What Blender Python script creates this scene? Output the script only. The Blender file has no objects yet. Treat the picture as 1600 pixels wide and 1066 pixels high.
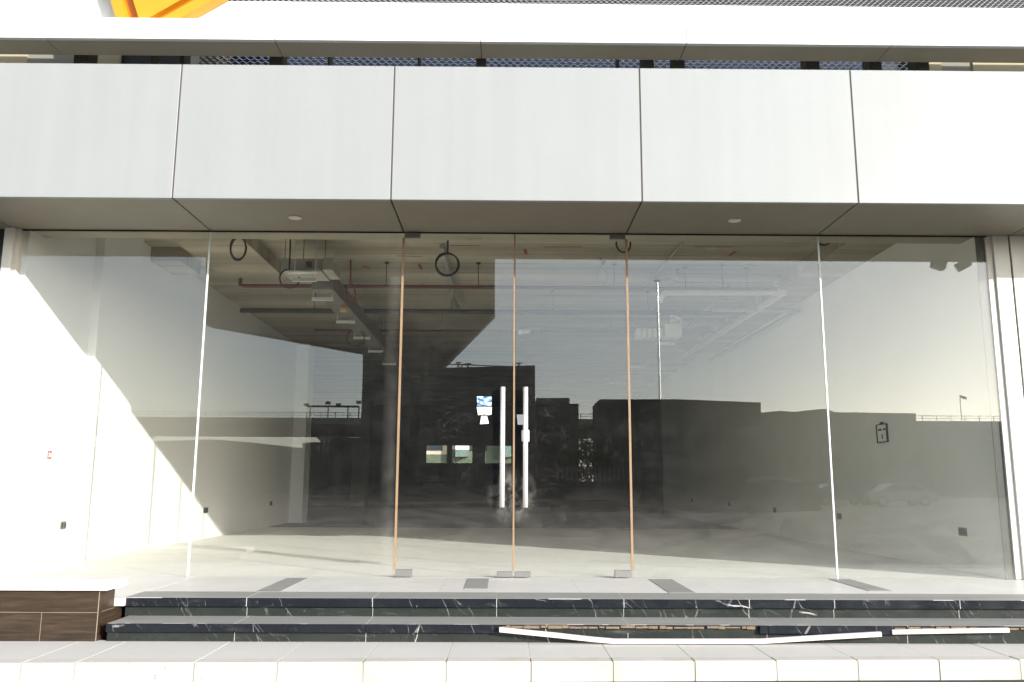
import bpy, bmesh, math, random
from mathutils import Vector, Matrix
random.seed(11)
S = bpy.context.scene
COL = S.collection
R = math.radians

# ------------------------------------------------------------------ camera
F, PITCH, YAW, ROLL, EYE, DIST = 1317.4, .1676, .0082, .0045, .9062, 8.5
fw = Vector((math.sin(YAW)*math.cos(PITCH), math.cos(YAW)*math.cos(PITCH), math.sin(PITCH)))
ri = Vector((math.cos(YAW), -math.sin(YAW), 0)); up = ri.cross(fw)
ri, up = math.cos(ROLL)*ri+math.sin(ROLL)*up, -math.sin(ROLL)*ri+math.cos(ROLL)*up
CAM = Vector((0, -DIST, EYE))
cd = bpy.data.cameras.new("Camera"); cam = bpy.data.objects.new("camera", cd); COL.objects.link(cam)
M = Matrix((ri, up, -fw)).transposed().to_4x4(); M.translation = CAM
cam.matrix_world = M
cd.sensor_width = 36; cd.lens = F/1600*36; cd.clip_start = .1; cd.clip_end = 5000
S.camera = cam

def at(u, v, x=None, y=None, z=None):
    """photo pixel -> the point of a known plane behind it (survey helper)"""
    d = fw + ri*((u-800)/F) - up*((v-533)/F)
    i, val = (0, x) if x is not None else (1, y) if y is not None else (2, z)
    return CAM + d*((val-CAM[i])/d[i])

# ------------------------------------------------------------------ world, sun, exposure
SUN = Vector((1.1, -1.0, .455)).normalized()           # towards the sun
W = bpy.data.worlds.new("World"); S.world = W; W.use_nodes = True
nt = W.node_tree; bg = nt.nodes['Background']
sky = nt.nodes.new('ShaderNodeTexSky'); sky.sky_type = 'NISHITA'; sky.sun_disc = False
sky.sun_elevation = math.asin(SUN.z); sky.sun_rotation = math.atan2(SUN.x, SUN.y)
sky.air_density = 1.0; sky.dust_density = .7; sky.ozone_density = 1.0
hs = nt.nodes.new('ShaderNodeHueSaturation'); hs.inputs['Saturation'].default_value = .5
nt.links.new(sky.outputs[0], hs.inputs['Color']); nt.links.new(hs.outputs[0], bg.inputs[0]); bg.inputs[1].default_value = .15
sl = bpy.data.lights.new("Sun", 'SUN'); sl.energy = 2.5; sl.angle = R(.5); sl.color = (1, .965, .915)
so = bpy.data.objects.new("sun_lamp", sl); COL.objects.link(so)
so.rotation_euler = SUN.to_track_quat('Z', 'Y').to_euler()
S.view_settings.view_transform = 'Standard'; S.view_settings.look = 'None'
S.view_settings.exposure = 1.38; S.view_settings.gamma = 1
S.cycles.max_bounces = 14; S.cycles.diffuse_bounces = 7; S.cycles.glossy_bounces = 5
S.cycles.transparent_max_bounces = 16; S.cycles.sample_clamp_indirect = 6
S.cycles.caustics_reflective = False

# ------------------------------------------------------------------ materials
class NB:
    def __init__(s, name):
        s.m = bpy.data.materials.new(name); s.m.use_nodes = True
        s.t = s.m.node_tree; s.n = s.t.nodes; s.b = s.n['Principled BSDF']; s.out = s.n['Material Output']
        s.pos = None
    def node(s, typ, **kw):
        n = s.n.new(typ)
        for k, v in kw.items():
            if k in n.inputs: s.put(n.inputs[k], v)
            else: setattr(n, k, v)
        return n
    def put(s, inp, v):
        if hasattr(v, 'is_output'): s.t.links.new(v, inp)
        elif isinstance(v, tuple) and len(v) == 3 and inp.type == 'RGBA': inp.default_value = (*v, 1)
        else: inp.default_value = v
    def P(s):
        if s.pos is None: s.pos = s.n.new('ShaderNodeNewGeometry').outputs['Position']
        return s.pos
    def vec(s, sc=(1, 1, 1), loc=(0, 0, 0), rot=(0, 0, 0)):
        m = s.n.new('ShaderNodeMapping'); s.t.links.new(s.P(), m.inputs[0])
        m.inputs['Scale'].default_value = sc; m.inputs['Location'].default_value = loc; m.inputs['Rotation'].default_value = rot
        return m.outputs[0]
    def noise(s, scale, detail=4, rough=.55, v=None, dist=0):
        n = s.n.new('ShaderNodeTexNoise'); s.t.links.new(v or s.P(), n.inputs['Vector'])
        n.inputs['Scale'].default_value = scale; n.inputs['Detail'].default_value = detail
        n.inputs['Roughness'].default_value = rough; n.inputs['Distortion'].default_value = dist
        return n.outputs['Fac']
    def ramp(s, f, *stops, interp='LINEAR'):
        r = s.n.new('ShaderNodeValToRGB'); s.t.links.new(f, r.inputs[0]); r.color_ramp.interpolation = interp
        el = r.color_ramp.elements
        while len(el) < len(stops): el.new(.5)
        for e, (p, c) in zip(el, stops):
            e.position = p; e.color = (*c, 1) if isinstance(c, tuple) else (c, c, c, 1)
        return r.outputs[0]
    def math(s, op, a, b=0.0, c=0.0, clamp=False):
        n = s.n.new('ShaderNodeMath'); n.operation = op; n.use_clamp = clamp
        for i, v in enumerate((a, b, c)): s.put(n.inputs[i], v)
        return n.outputs[0]
    def mix(s, f, a, b, blend='MIX'):
        n = s.n.new('ShaderNodeMix'); n.data_type = 'RGBA'; n.blend_type = blend
        s.put(n.inputs[0], f)
        for i, v in ((6, a), (7, b)):
            if hasattr(v, 'is_output'): s.t.links.new(v, n.inputs[i])
            else: n.inputs[i].default_value = (*v, 1) if isinstance(v, tuple) else (v, v, v, 1)
        return n.outputs[2]
    def bump(s, h, strength=.2, dist=.01):
        n = s.n.new('ShaderNodeBump'); s.t.links.new(h, n.inputs['Height'])
        n.inputs['Strength'].default_value = strength; n.inputs['Distance'].default_value = dist
        s.t.links.new(n.outputs[0], s.b.inputs['Normal'])
    def base(s, c): s.put(s.b.inputs['Base Color'], c)
    def set(s, **k):
        for a, v in k.items(): s.put(s.b.inputs[{'rough': 'Roughness', 'metal': 'Metallic', 'spec': 'Specular IOR Level', 'coat': 'Coat Weight'}[a]], v)

def mul(c, k): return tuple(min(1, x*k) for x in c)
def plain(name, c, rough=.6, metal=0, spec=.4, amt=.12, scale=3, bump=0, bscale=60, detail=5):
    b = NB(name)
    b.base(b.mix(b.noise(scale, detail), mul(c, 1-amt), mul(c, 1+amt)))
    b.set(rough=rough, metal=metal, spec=spec)
    if bump: b.bump(b.noise(bscale, 3), bump)
    return b.m

MT = {}
def acp(name, c, rough, streak=.05):
    b = NB(name)
    st = b.noise(1.0, 3, .5, b.vec((5, 5, .25)))
    f = b.ramp(st, (.35, 1-streak), (.65, 1.0))
    sp = b.ramp(b.noise(2.2, 8, .7), (.3, .97), (.7, 1.0))
    b.base(b.mix(1.0, b.mix(1.0, c, f, 'MULTIPLY'), sp, 'MULTIPLY'))
    b.set(rough=b.ramp(b.noise(1.3, 4), (.3, rough-.05), (.7, rough+.06)), spec=.6 if 'silver' in name else .5)
    b.bump(b.noise(1.1, 2), .05, .02)
    return b.m
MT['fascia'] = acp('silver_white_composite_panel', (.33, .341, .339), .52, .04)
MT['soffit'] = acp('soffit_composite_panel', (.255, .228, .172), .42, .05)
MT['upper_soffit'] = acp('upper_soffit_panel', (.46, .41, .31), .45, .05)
MT['band'] = acp('bright_white_panel', (.83, .83, .80), .5, .03)
MT['pier'] = acp('pier_white_panel', (.8, .79, .75), .45, .06)
MT['frame'] = plain('off_white_aluminium', (.66, .64, .58), .4, 0, .5, .04)
MT['joint'] = plain('joint_sealant_dark', (.035, .03, .025), .8)
MT['panel_seam'] = plain('panel_seam_sealant', (.10, .085, .07), .8)
MT['paint'] = plain('white_wall_paint', (.80, .80, .785), .75, 0, .25, .03, .8, .06, 25)
MT['paint_grey'] = plain('skim_coat_wall', (.78, .78, .73), .8, 0, .2, .08, .9, .08, 18)
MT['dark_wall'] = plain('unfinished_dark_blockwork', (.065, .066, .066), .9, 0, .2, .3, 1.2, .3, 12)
MT['rubber'] = plain('black_rubber', (.012, .012, .012), .5, 0, .4)
MT['galv'] = plain('galvanised_steel', (.42, .43, .42), .42, .75, .5, .25, 9)
MT['galv_bright'] = plain('bright_galvanised_flange', (.75, .76, .74), .4, .2, .5, .1, 9)
MT['red_paint'] = plain('red_pipe_paint', (.24, .04, .03), .5, 0, .4, .2)
MT['red_sign'] = plain('red_sign_plastic', (.55, .02, .03), .4)
MT['white_plastic'] = plain('white_plastic', (.78, .78, .74), .4, 0, .5, .04)
MT['grey_plastic'] = plain('grey_pipe_plastic', (.33, .33, .32), .45, 0, .4, .1)
MT['dark_pipe'] = plain('black_iron_pipe', (.06, .055, .05), .6, .2)
MT['socket'] = plain('dark_socket_plate', (.05, .048, .045), .45, .2)
MT['socket_steel'] = plain('brushed_socket_plate', (.20, .19, .17), .4, .6)
MT['paper'] = plain('white_paper', (.82, .82, .82), .8, 0, .2, .03)
MT['steel'] = plain('brushed_stainless_steel', (.62, .60, .57), .3, .95, .5, .06, 30)
MT['seal'] = plain('white_silicone_joint', (.80, .86, .84), .5, 0, .4, .05)
MT['copper'] = plain('amber_edge_tape', (.31, .20, .115), .5, .0, .6, .25, 7)
MT['yellow'] = plain('yellow_sign_enamel', (.62, .30, .014), .35, 0, .5, .04)
MT['yellow_edge'] = plain('yellow_sign_return', (.50, .17, .01), .4, 0, .5, .05)
MT['lamp_trim'] = plain('pinkish_white_trim', (.75, .62, .55), .4)
MT['strip'] = plain('bare_white_strip', (.62, .56, .52), .55, 0, .4, .08, 12)
MT['mortar'] = plain('tan_bedding_mortar', (.22, .16, .105), .95, 0, .1, .4, 25, .6, 60)
MT['asphalt'] = plain('asphalt', (.055, .054, .052), .9, 0, .3, .3, 30, .4, 200)
MT['sand'] = plain('sandy_ground', (.11, .095, .075), .95, 0, .2, .2, .2, .3, 8)
MT['bldg'] = plain('weathered_render', (.17, .165, .155), .9, 0, .2, .15, .3)
MT['bldg_dark'] = plain('dark_cladding', (.055, .06, .065), .6, 0, .4, .2, .2)
MT['bldg_cream'] = plain('cream_render', (.55, .47, .36), .85, 0, .2, .1, .3)
MT['viaduct'] = plain('viaduct_concrete', (.24, .235, .225), .9, 0, .2, .15, .15)
MT['window'] = plain('dark_window_glass', (.03, .045, .06), .12, 0, .6, .1)
MT['leaf'] = plain('dusty_green_leaf', (.06, .085, .035), .75, 0, .3, .4, 6)
MT['bark'] = plain('grey_bark', (.12, .095, .07), .95, 0, .2, .3, 8)
MT['car_white'] = plain('white_car_paint', (.40, .40, .41), .2, 0, .6, .02)
MT['car_grey'] = plain('grey_car_paint', (.22, .23, .24), .22, .4, .6, .02)
MT['tyre'] = plain('tyre_rubber', (.02, .02, .02), .8)
MT['lamp_post'] = plain('bare_galvanised_post', (.92, .93, .94), .28, .9, .5, .03)
MT['picket'] = plain('faded_grey_picket', (.15, .15, .15), .8)
MT['satin'] = plain('satin_steel_handle', (.86, .85, .83), .42, .45, .6, .03, 30)
MT['duct'] = plain('dull_duct_steel', (.20, .19, .165), .6, .3, .4, .3, 7)
MT['unit'] = plain('dusty_unit_casing', (.46, .44, .37), .5, .35, .5, .25, 7)
MT['soot_red'] = plain('dull_maroon_pipe', (.13, .035, .028), .6, 0, .3, .2)
MT['void'] = plain('deep_shadow_void', (.02, .02, .02), .9)
MT['fittings'] = plain('dull_steel_fitting', (.25, .245, .23), .45, .5, .5, .1, 20)
MT['lens'] = plain('frosted_lamp_lens', (.7, .68, .62), .3)
MT['blue_glazing'] = plain('blue_tinted_glazing', (.006, .018, .055), .12, 0, .8, .2, 2)
MT['tan_wall'] = plain('tan_back_wall', (.50, .43, .29), .8, 0, .2, .08)
MT['grey_wall'] = plain('grey_back_wall', (.28, .27, .22), .8, 0, .2, .08)
MT['bracket'] = plain('dark_bronze_bracket', (.085, .075, .055), .6, .2)
MT['mesh_white'] = plain('white_expanded_metal', (.82, .80, .75), .5, .1, .4, .1)
MT['wood_board'] = plain('cardboard_tan', (.5, .36, .2), .8)

def brick(name, c1, c2, mortar, w, h, size, plane='xy', off=0.0, rough=.4, amt=.06, nscale=2.0, spec=.5, loc=(0, 0, 0), bump=.15):
    b = NB(name)
    v = b.vec((1, 1, 1), loc)
    if plane == 'xz':
        sp = b.node('ShaderNodeSeparateXYZ', Vector=v); cb = b.node('ShaderNodeCombineXYZ')
        b.t.links.new(b.math('ADD', sp.outputs[0], sp.outputs[1]), cb.inputs[0]); b.t.links.new(sp.outputs[2], cb.inputs[1]); v = cb.outputs[0]
    t = b.node('ShaderNodeTexBrick', Vector=v, Scale=1.0); t.offset = off
    t.inputs['Color1'].default_value = (*c1, 1); t.inputs['Color2'].default_value = (*c2, 1); t.inputs['Mortar'].default_value = (*mortar, 1)
    t.inputs['Mortar Size'].default_value = size; t.inputs['Brick Width'].default_value = w; t.inputs['Row Height'].default_value = h
    t.inputs['Mortar Smooth'].default_value = .1
    n = b.ramp(b.noise(nscale, 7, .65), (.3, 1-amt*2), (.7, 1.0))
    b.base(b.mix(1.0, t.outputs['Color'], n, 'MULTIPLY'))
    b.set(rough=b.ramp(b.noise(3, 5), (.3, rough-.08), (.7, rough+.1)), spec=spec)
    b.bump(t.outputs['Fac'], -bump, .004) if False else b.bump(b.noise(80, 3), .04)
    return b.m
MT['landing'] = brick('cream_landing_tile', (.71, .685, .635), (.74, .715, .665), (.50, .47, .42), 1.20, 1.20, .002, loc=(.55, .3, 0), amt=.05)
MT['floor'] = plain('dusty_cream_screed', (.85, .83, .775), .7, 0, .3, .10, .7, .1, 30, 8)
MT['pave'] = plain('pale_paving_stone', (.58, .555, .51), .75, 0, .3, .10, 1.6, .12, 50, 9)
MT['shaded_end'] = plain('shade_grey_wall_end', (.13, .13, .122), .9)  # grey that carries the pier's shade on the wall end
MT['shaded_floor'] = plain('shade_darkened_screed', (.28, .27, .25), .85, 0, .2, .2, .5, .15, 25, 8)  # floor colour darkened to carry the shade deep in the room
def kerb_mat():
    b = NB('cream_kerb_stone')
    n = b.ramp(b.noise(2.5, 8, .7), (.25, (.45, .41, .35)), (.5, (.545, .515, .465)), (.75, (.58, .55, .505)))
    spots = b.ramp(b.noise(22, 2, .5), (.70, 1.0), (.78, .6))
    b.base(b.mix(1.0, n, spots, 'MULTIPLY')); b.set(rough=.8, spec=.3); b.bump(b.noise(45, 4), .15)
    return b.m
MT['kerb'] = kerb_mat()
MT['coping'] = plain('white_coping_stone', (.82, .80, .76), .6, 0, .4, .03, 3, .05)
def woodtile():
    b = NB('brown_wood_look_tile')
    g = b.noise(3.0, 8, .65, b.vec((1.2, 1.2, 16)), .4)
    pl = b.noise(1.1, 1, .5, b.vec((1.0, .2, 5)))
    c = b.ramp(g, (.25, (.020, .012, .007)), (.5, (.046, .030, .018)), (.75, (.078, .053, .034)))
    c = b.mix(1.0, c, b.ramp(pl, (.35, .75), (.65, 1.15)), 'MULTIPLY')
    b.base(c); b.set(rough=.42, spec=.45); b.bump(g, .08)
    return b.m
MT['woodtile'] = woodtile()
MT['grout_bed'] = plain('grey_joint_grout', (.46, .42, .37), .9)
MT['grout'] = plain('pale_grout', (.30, .25, .19), .9)
def marble(name, kind):
    b = NB(name)
    def streak(scale, rot, th, lo, hi, anis, seed):
        wob = b.noise(3.0, 3, .6); wn = b.node('ShaderNodeCombineXYZ', X=b.math('MULTIPLY', wob, .10), Z=b.math('MULTIPLY', wob, .12))
        ad = b.node('ShaderNodeVectorMath', operation='ADD'); b.t.links.new(b.P(), ad.inputs[0]); b.t.links.new(wn.outputs[0], ad.inputs[1])
        r1 = b.node('ShaderNodeMapping'); b.t.links.new(ad.outputs[0], r1.inputs[0]); r1.inputs['Rotation'].default_value = (0, R(rot), 0); r1.inputs['Location'].default_value = (seed, seed*.7, seed*.3)
        r2 = b.node('ShaderNodeMapping'); b.t.links.new(r1.outputs[0], r2.inputs[0]); r2.inputs['Scale'].default_value = (1, .25, anis)
        v = b.node('ShaderNodeTexVoronoi', feature='DISTANCE_TO_EDGE', Scale=scale); b.t.links.new(r2.outputs[0], v.inputs['Vector'])
        ln = b.math('LESS_THAN', v.outputs['Distance'], th)
        return b.math('MULTIPLY', ln, b.ramp(b.noise(3.4, 4, .65, b.vec((1, 1, 1), (seed*2, 0, seed))), (lo, 0.0), (hi, 1.0)))
    v1 = streak(1.6, 62, .0010, .54, .61, .16, 2.0)          # long pale veins
    v2 = streak(6.0, 24, .011, .53, .63, .22, 5.0)           # short slanting flecks
    v3 = streak(9.0, 40, .013, .54, .66, .22, 9.0)
    vv = b.math('MAXIMUM', b.math('MAXIMUM', v1, b.math('MULTIPLY', v2, .5)), b.math('MULTIPLY', v3, .28))
    if kind == 'dust':
        sm = b.noise(2.0, 7, .65, b.vec((.5, 3.5, 1)), .6)
        c = b.mix(sm, (.19, .187, .172), (.39, .38, .35))
        c = b.mix(b.math('MULTIPLY', vv, .4), c, (.55, .55, .52)); b.set(rough=.5, spec=.4)
    else:
        lo, hi = ((.004, .006, .010), (.022, .025, .030)) if kind == 'polished' else ((.012, .015, .014), (.045, .050, .045))
        c = b.mix(b.noise(2.6, 8, .7, None, 1.0), lo, hi)
        sc = b.ramp(b.noise(8, 6, .7, b.vec((.35, 1, 2.5), (0, 0, 0), (0, R(18), 0))), (.58, 0.0), (.72, .10 if kind == 'polished' else .16))
        c = b.mix(sc, c, (.32, .33, .32))
        c = b.mix(vv, c, (.40, .40, .39)); b.set(rough=b.ramp(b.noise(6, 5), (.3, .2), (.7, .42)), spec=.22)
    b.base(c)
    return b.m
MT['marble_riser'] = marble('dull_black_marble', 'riser')
MT['step_grout'] = plain('white_step_grout', (.50, .49, .46), .9)
MT['marble'] = marble('black_marble', 'polished'); MT['marble_dusty'] = marble('dusty_black_marble', 'dust')
def ceiling():
    b = NB('raw_formwork_concrete')
    sp = b.node('ShaderNodeSeparateXYZ', Vector=b.P())
    lines = b.math('FRACT', b.math('MULTIPLY', b.math('ADD', sp.outputs[1], b.math('MULTIPLY', b.noise(.6, 2), .12)), 1.9))
    ln = b.math('LESS_THAN', lines, .05)
    bd = b.noise(1.0, 2, .5, b.vec((.15, 1.9, 1)))
    c = b.mix(b.noise(1.2, 8, .7), (.30, .265, .20), (.54, .49, .39))
    c = b.mix(1.0, c, b.ramp(bd, (.3, .62), (.7, 1.1)), 'MULTIPLY')
    c = b.mix(b.math('MULTIPLY', ln, b.ramp(b.noise(.9, 3), (.4, .1), (.6, .75))), c, (.07, .06, .05))
    blot = b.ramp(b.noise(3.3, 5, .6), (.66, 0.0), (.74, .6))
    c = b.mix(blot, c, (.12, .105, .08))
    b.base(c); b.set(rough=.9, spec=.2); b.bump(b.noise(15, 6), .25)
    return b.m
MT['ceiling'] = ceiling()
def glass(name, f0, tint, dust0, dust1):
    m = bpy.data.materials.new(name); m.use_nodes = True
    b = NB.__new__(NB); b.m = m; b.t = m.node_tree; b.n = b.t.nodes; b.pos = None; b.b = b.n['Principled BSDF']
    b.n.remove(b.b); out = b.n['Material Output']
    g = b.n.new('ShaderNodeNewGeometry'); b.pos = g.outputs['Position']
    dot = b.node('ShaderNodeVectorMath', operation='DOT_PRODUCT')
    b.t.links.new(g.outputs['Incoming'], dot.inputs[0]); b.t.links.new(g.outputs['Normal'], dot.inputs[1])
    c = b.math('ABSOLUTE', dot.outputs['Value'])
    fr = b.math('ADD', f0, b.math('MULTIPLY', 1-f0, b.math('POWER', b.math('SUBTRACT', 1.0, c, clamp=True), 5.0)), clamp=True)
    tr = b.node('ShaderNodeBsdfTransparent', Color=tint); gl = b.node('ShaderNodeBsdfAnisotropic') if False else b.node('ShaderNodeBsdfGlossy', Roughness=0.0)
    mx = b.n.new('ShaderNodeMixShader'); b.put(mx.inputs[0], fr); b.t.links.new(tr.outputs[0], mx.inputs[1]); b.t.links.new(gl.outputs[0], mx.inputs[2])
    # dust film: wiped streaks, smears and hand marks
    sp = b.node('ShaderNodeSeparateXYZ', Vector=b.P())
    n1 = b.noise(1.1, 7, .68, b.vec((1, 1, .6))); n2 = b.noise(2.2, 8, .75, b.vec((.7, 1, 2.6), (4, 0, 1), (0, R(14), 0)), 1.6)
    n3 = b.noise(5.0, 3, .6, b.vec((9, 1, .35)))
    d = b.math('MULTIPLY', b.ramp(n1, (.3, .35), (.75, 1.0)), b.ramp(n2, (.35, .45), (.7, 1.0)))
    d = b.math('MULTIPLY', d, b.ramp(n3, (.3, .7), (.7, 1.0)))
    low = b.ramp(b.math('MULTIPLY', b.math('SUBTRACT', 1.3, sp.outputs[2]), .8), (.0, 1.0), (1.0, 2.2/2.2))
    splash = b.math('MULTIPLY', b.ramp(b.math('SUBTRACT', 1.0, b.math('MULTIPLY', sp.outputs[2], 1.1)), (.0, 0.0), (1.0, 1.0)), b.ramp(n2, (.4, .3), (.65, 1.0)))
    w = b.noise(3.4, 3, .5, b.vec((.55, 1, 1.5), (1, 0, 7), (0, R(-11), 0)), 2.4)
    arc = b.math('MULTIPLY', b.math('LESS_THAN', b.math('ABSOLUTE', b.math('SUBTRACT', w, .52)), .004), b.ramp(b.noise(1.3, 2), (.52, 0.0), (.6, 1.0)))
    cov = b.math('ADD', b.math('MULTIPLY', d, dust0), b.math('MULTIPLY', splash, dust1))
    w2 = b.noise(2.1, 4, .55, b.vec((1.5, 1, .7), (6, 0, 2), (0, R(37), 0)), 1.8)
    arc2 = b.math('MULTIPLY', b.math('LESS_THAN', b.math('ABSOLUTE', b.math('SUBTRACT', w2, .48)), .006), b.ramp(b.noise(1.9, 2), (.50, 0.0), (.62, 1.0)))
    sx = b.math('SUBTRACT', sp.outputs[0], .075); sz = b.math('MULTIPLY', b.math('SUBTRACT', sp.outputs[2], .80), .8)
    dd = b.math('SQRT', b.math('ADD', b.math('MULTIPLY', sx, sx), b.math('MULTIPLY', sz, sz)))
    hand = b.math('MULTIPLY', b.ramp(dd, (.05, 1.0), (.26, 0.0)), b.ramp(b.noise(9, 5, .7), (.42, .05), (.62, 1.0)))
    jamb = b.math('MULTIPLY', b.ramp(b.math('ABSOLUTE', b.math('ADD', sp.outputs[0], 1.135)), (.0, 1.0), (.10, 0.0)), b.ramp(b.noise(1.2, 4, .6), (.4, .15), (.65, 1.0)))
    cov = b.math('ADD', cov, b.math('MULTIPLY', hand, .14)); cov = b.math('ADD', cov, b.math('MULTIPLY', jamb, .05)); cov = b.math('ADD', cov, b.math('MULTIPLY', arc2, .010))
    cov = b.math('ADD', cov, b.math('MULTIPLY', arc, .028), clamp=True)
    df = b.node('ShaderNodeBsdfDiffuse', Color=(.75, .72, .66))
    mx2 = b.n.new('ShaderNodeMixShader'); b.t.links.new(cov, mx2.inputs[0]); b.t.links.new(mx.outputs[0], mx2.inputs[1]); b.t.links.new(df.outputs[0], mx2.inputs[2])
    b.t.links.new(mx2.outputs[0], out.inputs[0])
    return m
MT['glass'] = glass('dusty_clear_glass', .076, (.978, .986, .972),   .016, .055)
MT['win_glass'] = glass('frosted_window_glass', .05, (.50, .60, .58), .14, .0)
def brochure():
    b = NB('printed_brochure')
    sp = b.node('ShaderNodeSeparateXYZ', Vector=b.P())
    n = b.noise(22, 3, .6, b.vec((1, 1, 1.8)))
    c = b.ramp(n, (.36, (.02, .05, .12)), (.46, (.10, .28, .60)), (.55, (.55, .70, .85)), (.62, (.85, .85, .85)))
    b.base(c); b.set(rough=.35)
    return b.m
MT['brochure'] = brochure()

# ------------------------------------------------------------------ mesh helpers
class MB:
    def __init__(s): s.bm = bmesh.new()
    def box(s, x0, x1, y0, y1, z0, z1):
        v = [s.bm.verts.new((x, y, z)) for x in sorted((x0, x1)) for y in sorted((y0, y1)) for z in sorted((z0, z1))]
        for f in ((0, 1, 3, 2), (4, 6, 7, 5), (0, 4, 5, 1), (2, 3, 7, 6), (0, 2, 6, 4), (1, 5, 7, 3)): s.bm.faces.new([v[i] for i in f])
        return s
    def prism(s, pts, axis, a, b):
        """polygon of 2-D points extruded along axis from a to b; the other two axes keep x,y,z order"""
        def mk(p, t):
            q = [p[0], p[1]]; q.insert('xyz'.index(axis), t); return s.bm.verts.new(q)
        A = [mk(p, a) for p in pts]; B = [mk(p, b) for p in pts]; n = len(pts)
        s.bm.faces.new(A); s.bm.faces.new(B[::-1])
        for i in range(n): s.bm.faces.new((A[i], B[i], B[(i+1) % n], A[(i+1) % n]))
        return s
    def tube(s, pts, r, seg=10, close=False, r1=None):
        pts = [Vector(p) for p in pts]; n = len(pts); rings = []
        u = None
        for i, p in enumerate(pts):
            if close: d = pts[(i+1) % n]-pts[i-1]
            else: d = pts[min(i+1, n-1)]-pts[max(i-1, 0)]
            d.normalize()
            if u is None: u = d.orthogonal().normalized()
            else:
                u = u-d*u.dot(d); u = u.normalized() if u.length > 1e-6 else d.orthogonal().normalized()
            w = d.cross(u); rr = r if r1 is None else r+(r1-r)*i/max(1, n-1)
            rings.append([s.bm.verts.new(p+(u*math.cos(2*math.pi*k/seg)+w*math.sin(2*math.pi*k/seg))*rr) for k in range(seg)])
        for i in range(n if close else n-1):
            a, b = rings[i], rings[(i+1) % n]
            for k in range(seg):
                f = s.bm.faces.new((a[k], a[(k+1) % seg], b[(k+1) % seg], b[k])); f.smooth = True
        if not close: s.bm.faces.new(rings[0][::-1]); s.bm.faces.new(rings[-1])
        return s
    def cut_below(s, z):
        r_ = bmesh.ops.bisect_plane(s.bm, geom=list(s.bm.verts)+list(s.bm.edges)+list(s.bm.faces), plane_co=(0, 0, z), plane_no=(0, 0, 1), clear_inner=True)
        bmesh.ops.holes_fill(s.bm, edges=[e for e in s.bm.edges if e.is_boundary], sides=0)
        return s
    def quad(s, *p): s.bm.faces.new([s.bm.verts.new(q) for q in p]); return s
    def build(s, name, mat, parent=None, bevel=0, seg=1, origin=None):
        if bevel:
            bmesh.ops.bevel(s.bm, geom=list(s.bm.edges), offset=bevel, segments=seg, affect='EDGES', clamp_overlap=True)
        bmesh.ops.recalc_face_normals(s.bm, faces=s.bm.faces)
        base = Vector((0, 0, 0)); q = parent
        while q is not None: base = base+q.location; q = q.parent
        if parent is None:
            xs = [v.co for v in s.bm.verts]
            o = Vector(origin) if origin else Vector(((min(v.x for v in xs)+max(v.x for v in xs))/2, (min(v.y for v in xs)+max(v.y for v in xs))/2, min(v.z for v in xs)))
        else: o = Vector((0, 0, 0))
        bmesh.ops.translate(s.bm, verts=s.bm.verts, vec=-(base+o))
        me = bpy.data.meshes.new(name); s.bm.to_mesh(me); s.bm.free()
        ob = bpy.data.objects.new(name, me); COL.objects.link(ob); me.materials.append(MT[mat] if isinstance(mat, str) else mat)
        if parent is not None: ob.parent = parent
        else: ob.location = o
        return ob
def tag(o, label, cat, group=None):
    o['label'] = label; o['category'] = cat
    if group: o['group'] = group
    return o
def thing(name, label, cat, loc, group=None):
    o = bpy.data.objects.new(name, None); COL.objects.link(o); o.location = loc; o.empty_display_size = .2
    return tag(o, label, cat, group)
def struct(o): o['kind'] = 'structure'; return o
def box(name, mat, parent, *b, bevel=0): return MB().box(*b).build(name, mat, parent, bevel)
def copy_tree(o, parent=None):
    c = o.copy(); COL.objects.link(c)
    if parent is not None: c.parent = parent
    for ch in list(o.children): copy_tree(ch, c)
    return c

# ================================================================== the ground
ZP, ZR = -.275, -.404                                     # pavement and road levels
def kerb_y(x): return -2.550+.030*x
struct(MB().box(-1500, 1500, -1500, 400, ZR-.3, ZR-.012).build('ground', 'sand'))
struct(MB().prism([(-400, -34), (400, -22), (400, kerb_y(400)-.02 if False else -2.3), (-400, -2.3)], 'z', ZR-.011, ZR).build('road', 'asphalt'))
PV = bpy.data.objects.new('pavement', None); COL.objects.link(PV); PV.location = (0, -2.2, ZP); PV['kind'] = 'structure'
kerb = thing('kerb', 'cream stone kerb along the road edge of the pale pavement', 'kerb', (0, -2.55, ZR))
kx = [-12, -9.8, -7.6, -5.4, at(33, 1050, y=-2.63).x, at(117, 1050, y=-2.62).x-.0, at(303, 1050, y=-2.6).x, at(433, 1050, y=-2.58).x, at(567, 1050, y=-2.56).x, at(697, 1050, y=-2.54).x, at(829, 1050, y=-2.53).x, at(957, 1050, y=-2.51).x, at(1085, 1050, y=-2.5).x, at(1213, 1050, y=-2.49).x, at(1340, 1050, y=-2.47).x, at(1468, 1050, y=-2.46).x, at(1594, 1050, y=-2.44).x, 4.6, 5.4, 7, 9, 12]
MB().prism([(-12, kerb_y(-12)+.004), (12, kerb_y(12)+.004), (12, -1.85), (-12, -1.85)], 'z', ZR-.19, ZP-.004).build('joint_bed', 'grout_bed', kerb)
for a, b in zip(kx, kx[1:]):
    j = random.uniform(-.003, .003)
    MB().prism([(a+.0009, kerb_y(a)+j*.5), (b-.0009, kerb_y(b)+j*.5), (b-.0009, kerb_y(b)+.14), (a+.0009, kerb_y(a)+.14)], 'z', ZR-.2, ZP+.002+j*.4).build('kerb_stone', 'kerb', kerb, .006, 2)
    MB().prism([(a+.0009, kerb_y(a)+.143), (b-.0009, kerb_y(b)+.143), (b-.0015, -1.80), (a+.0015, -1.80)], 'z', ZP-.2, ZP+j*.3).build('paving_slab', 'pave', PV, .002)
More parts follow.
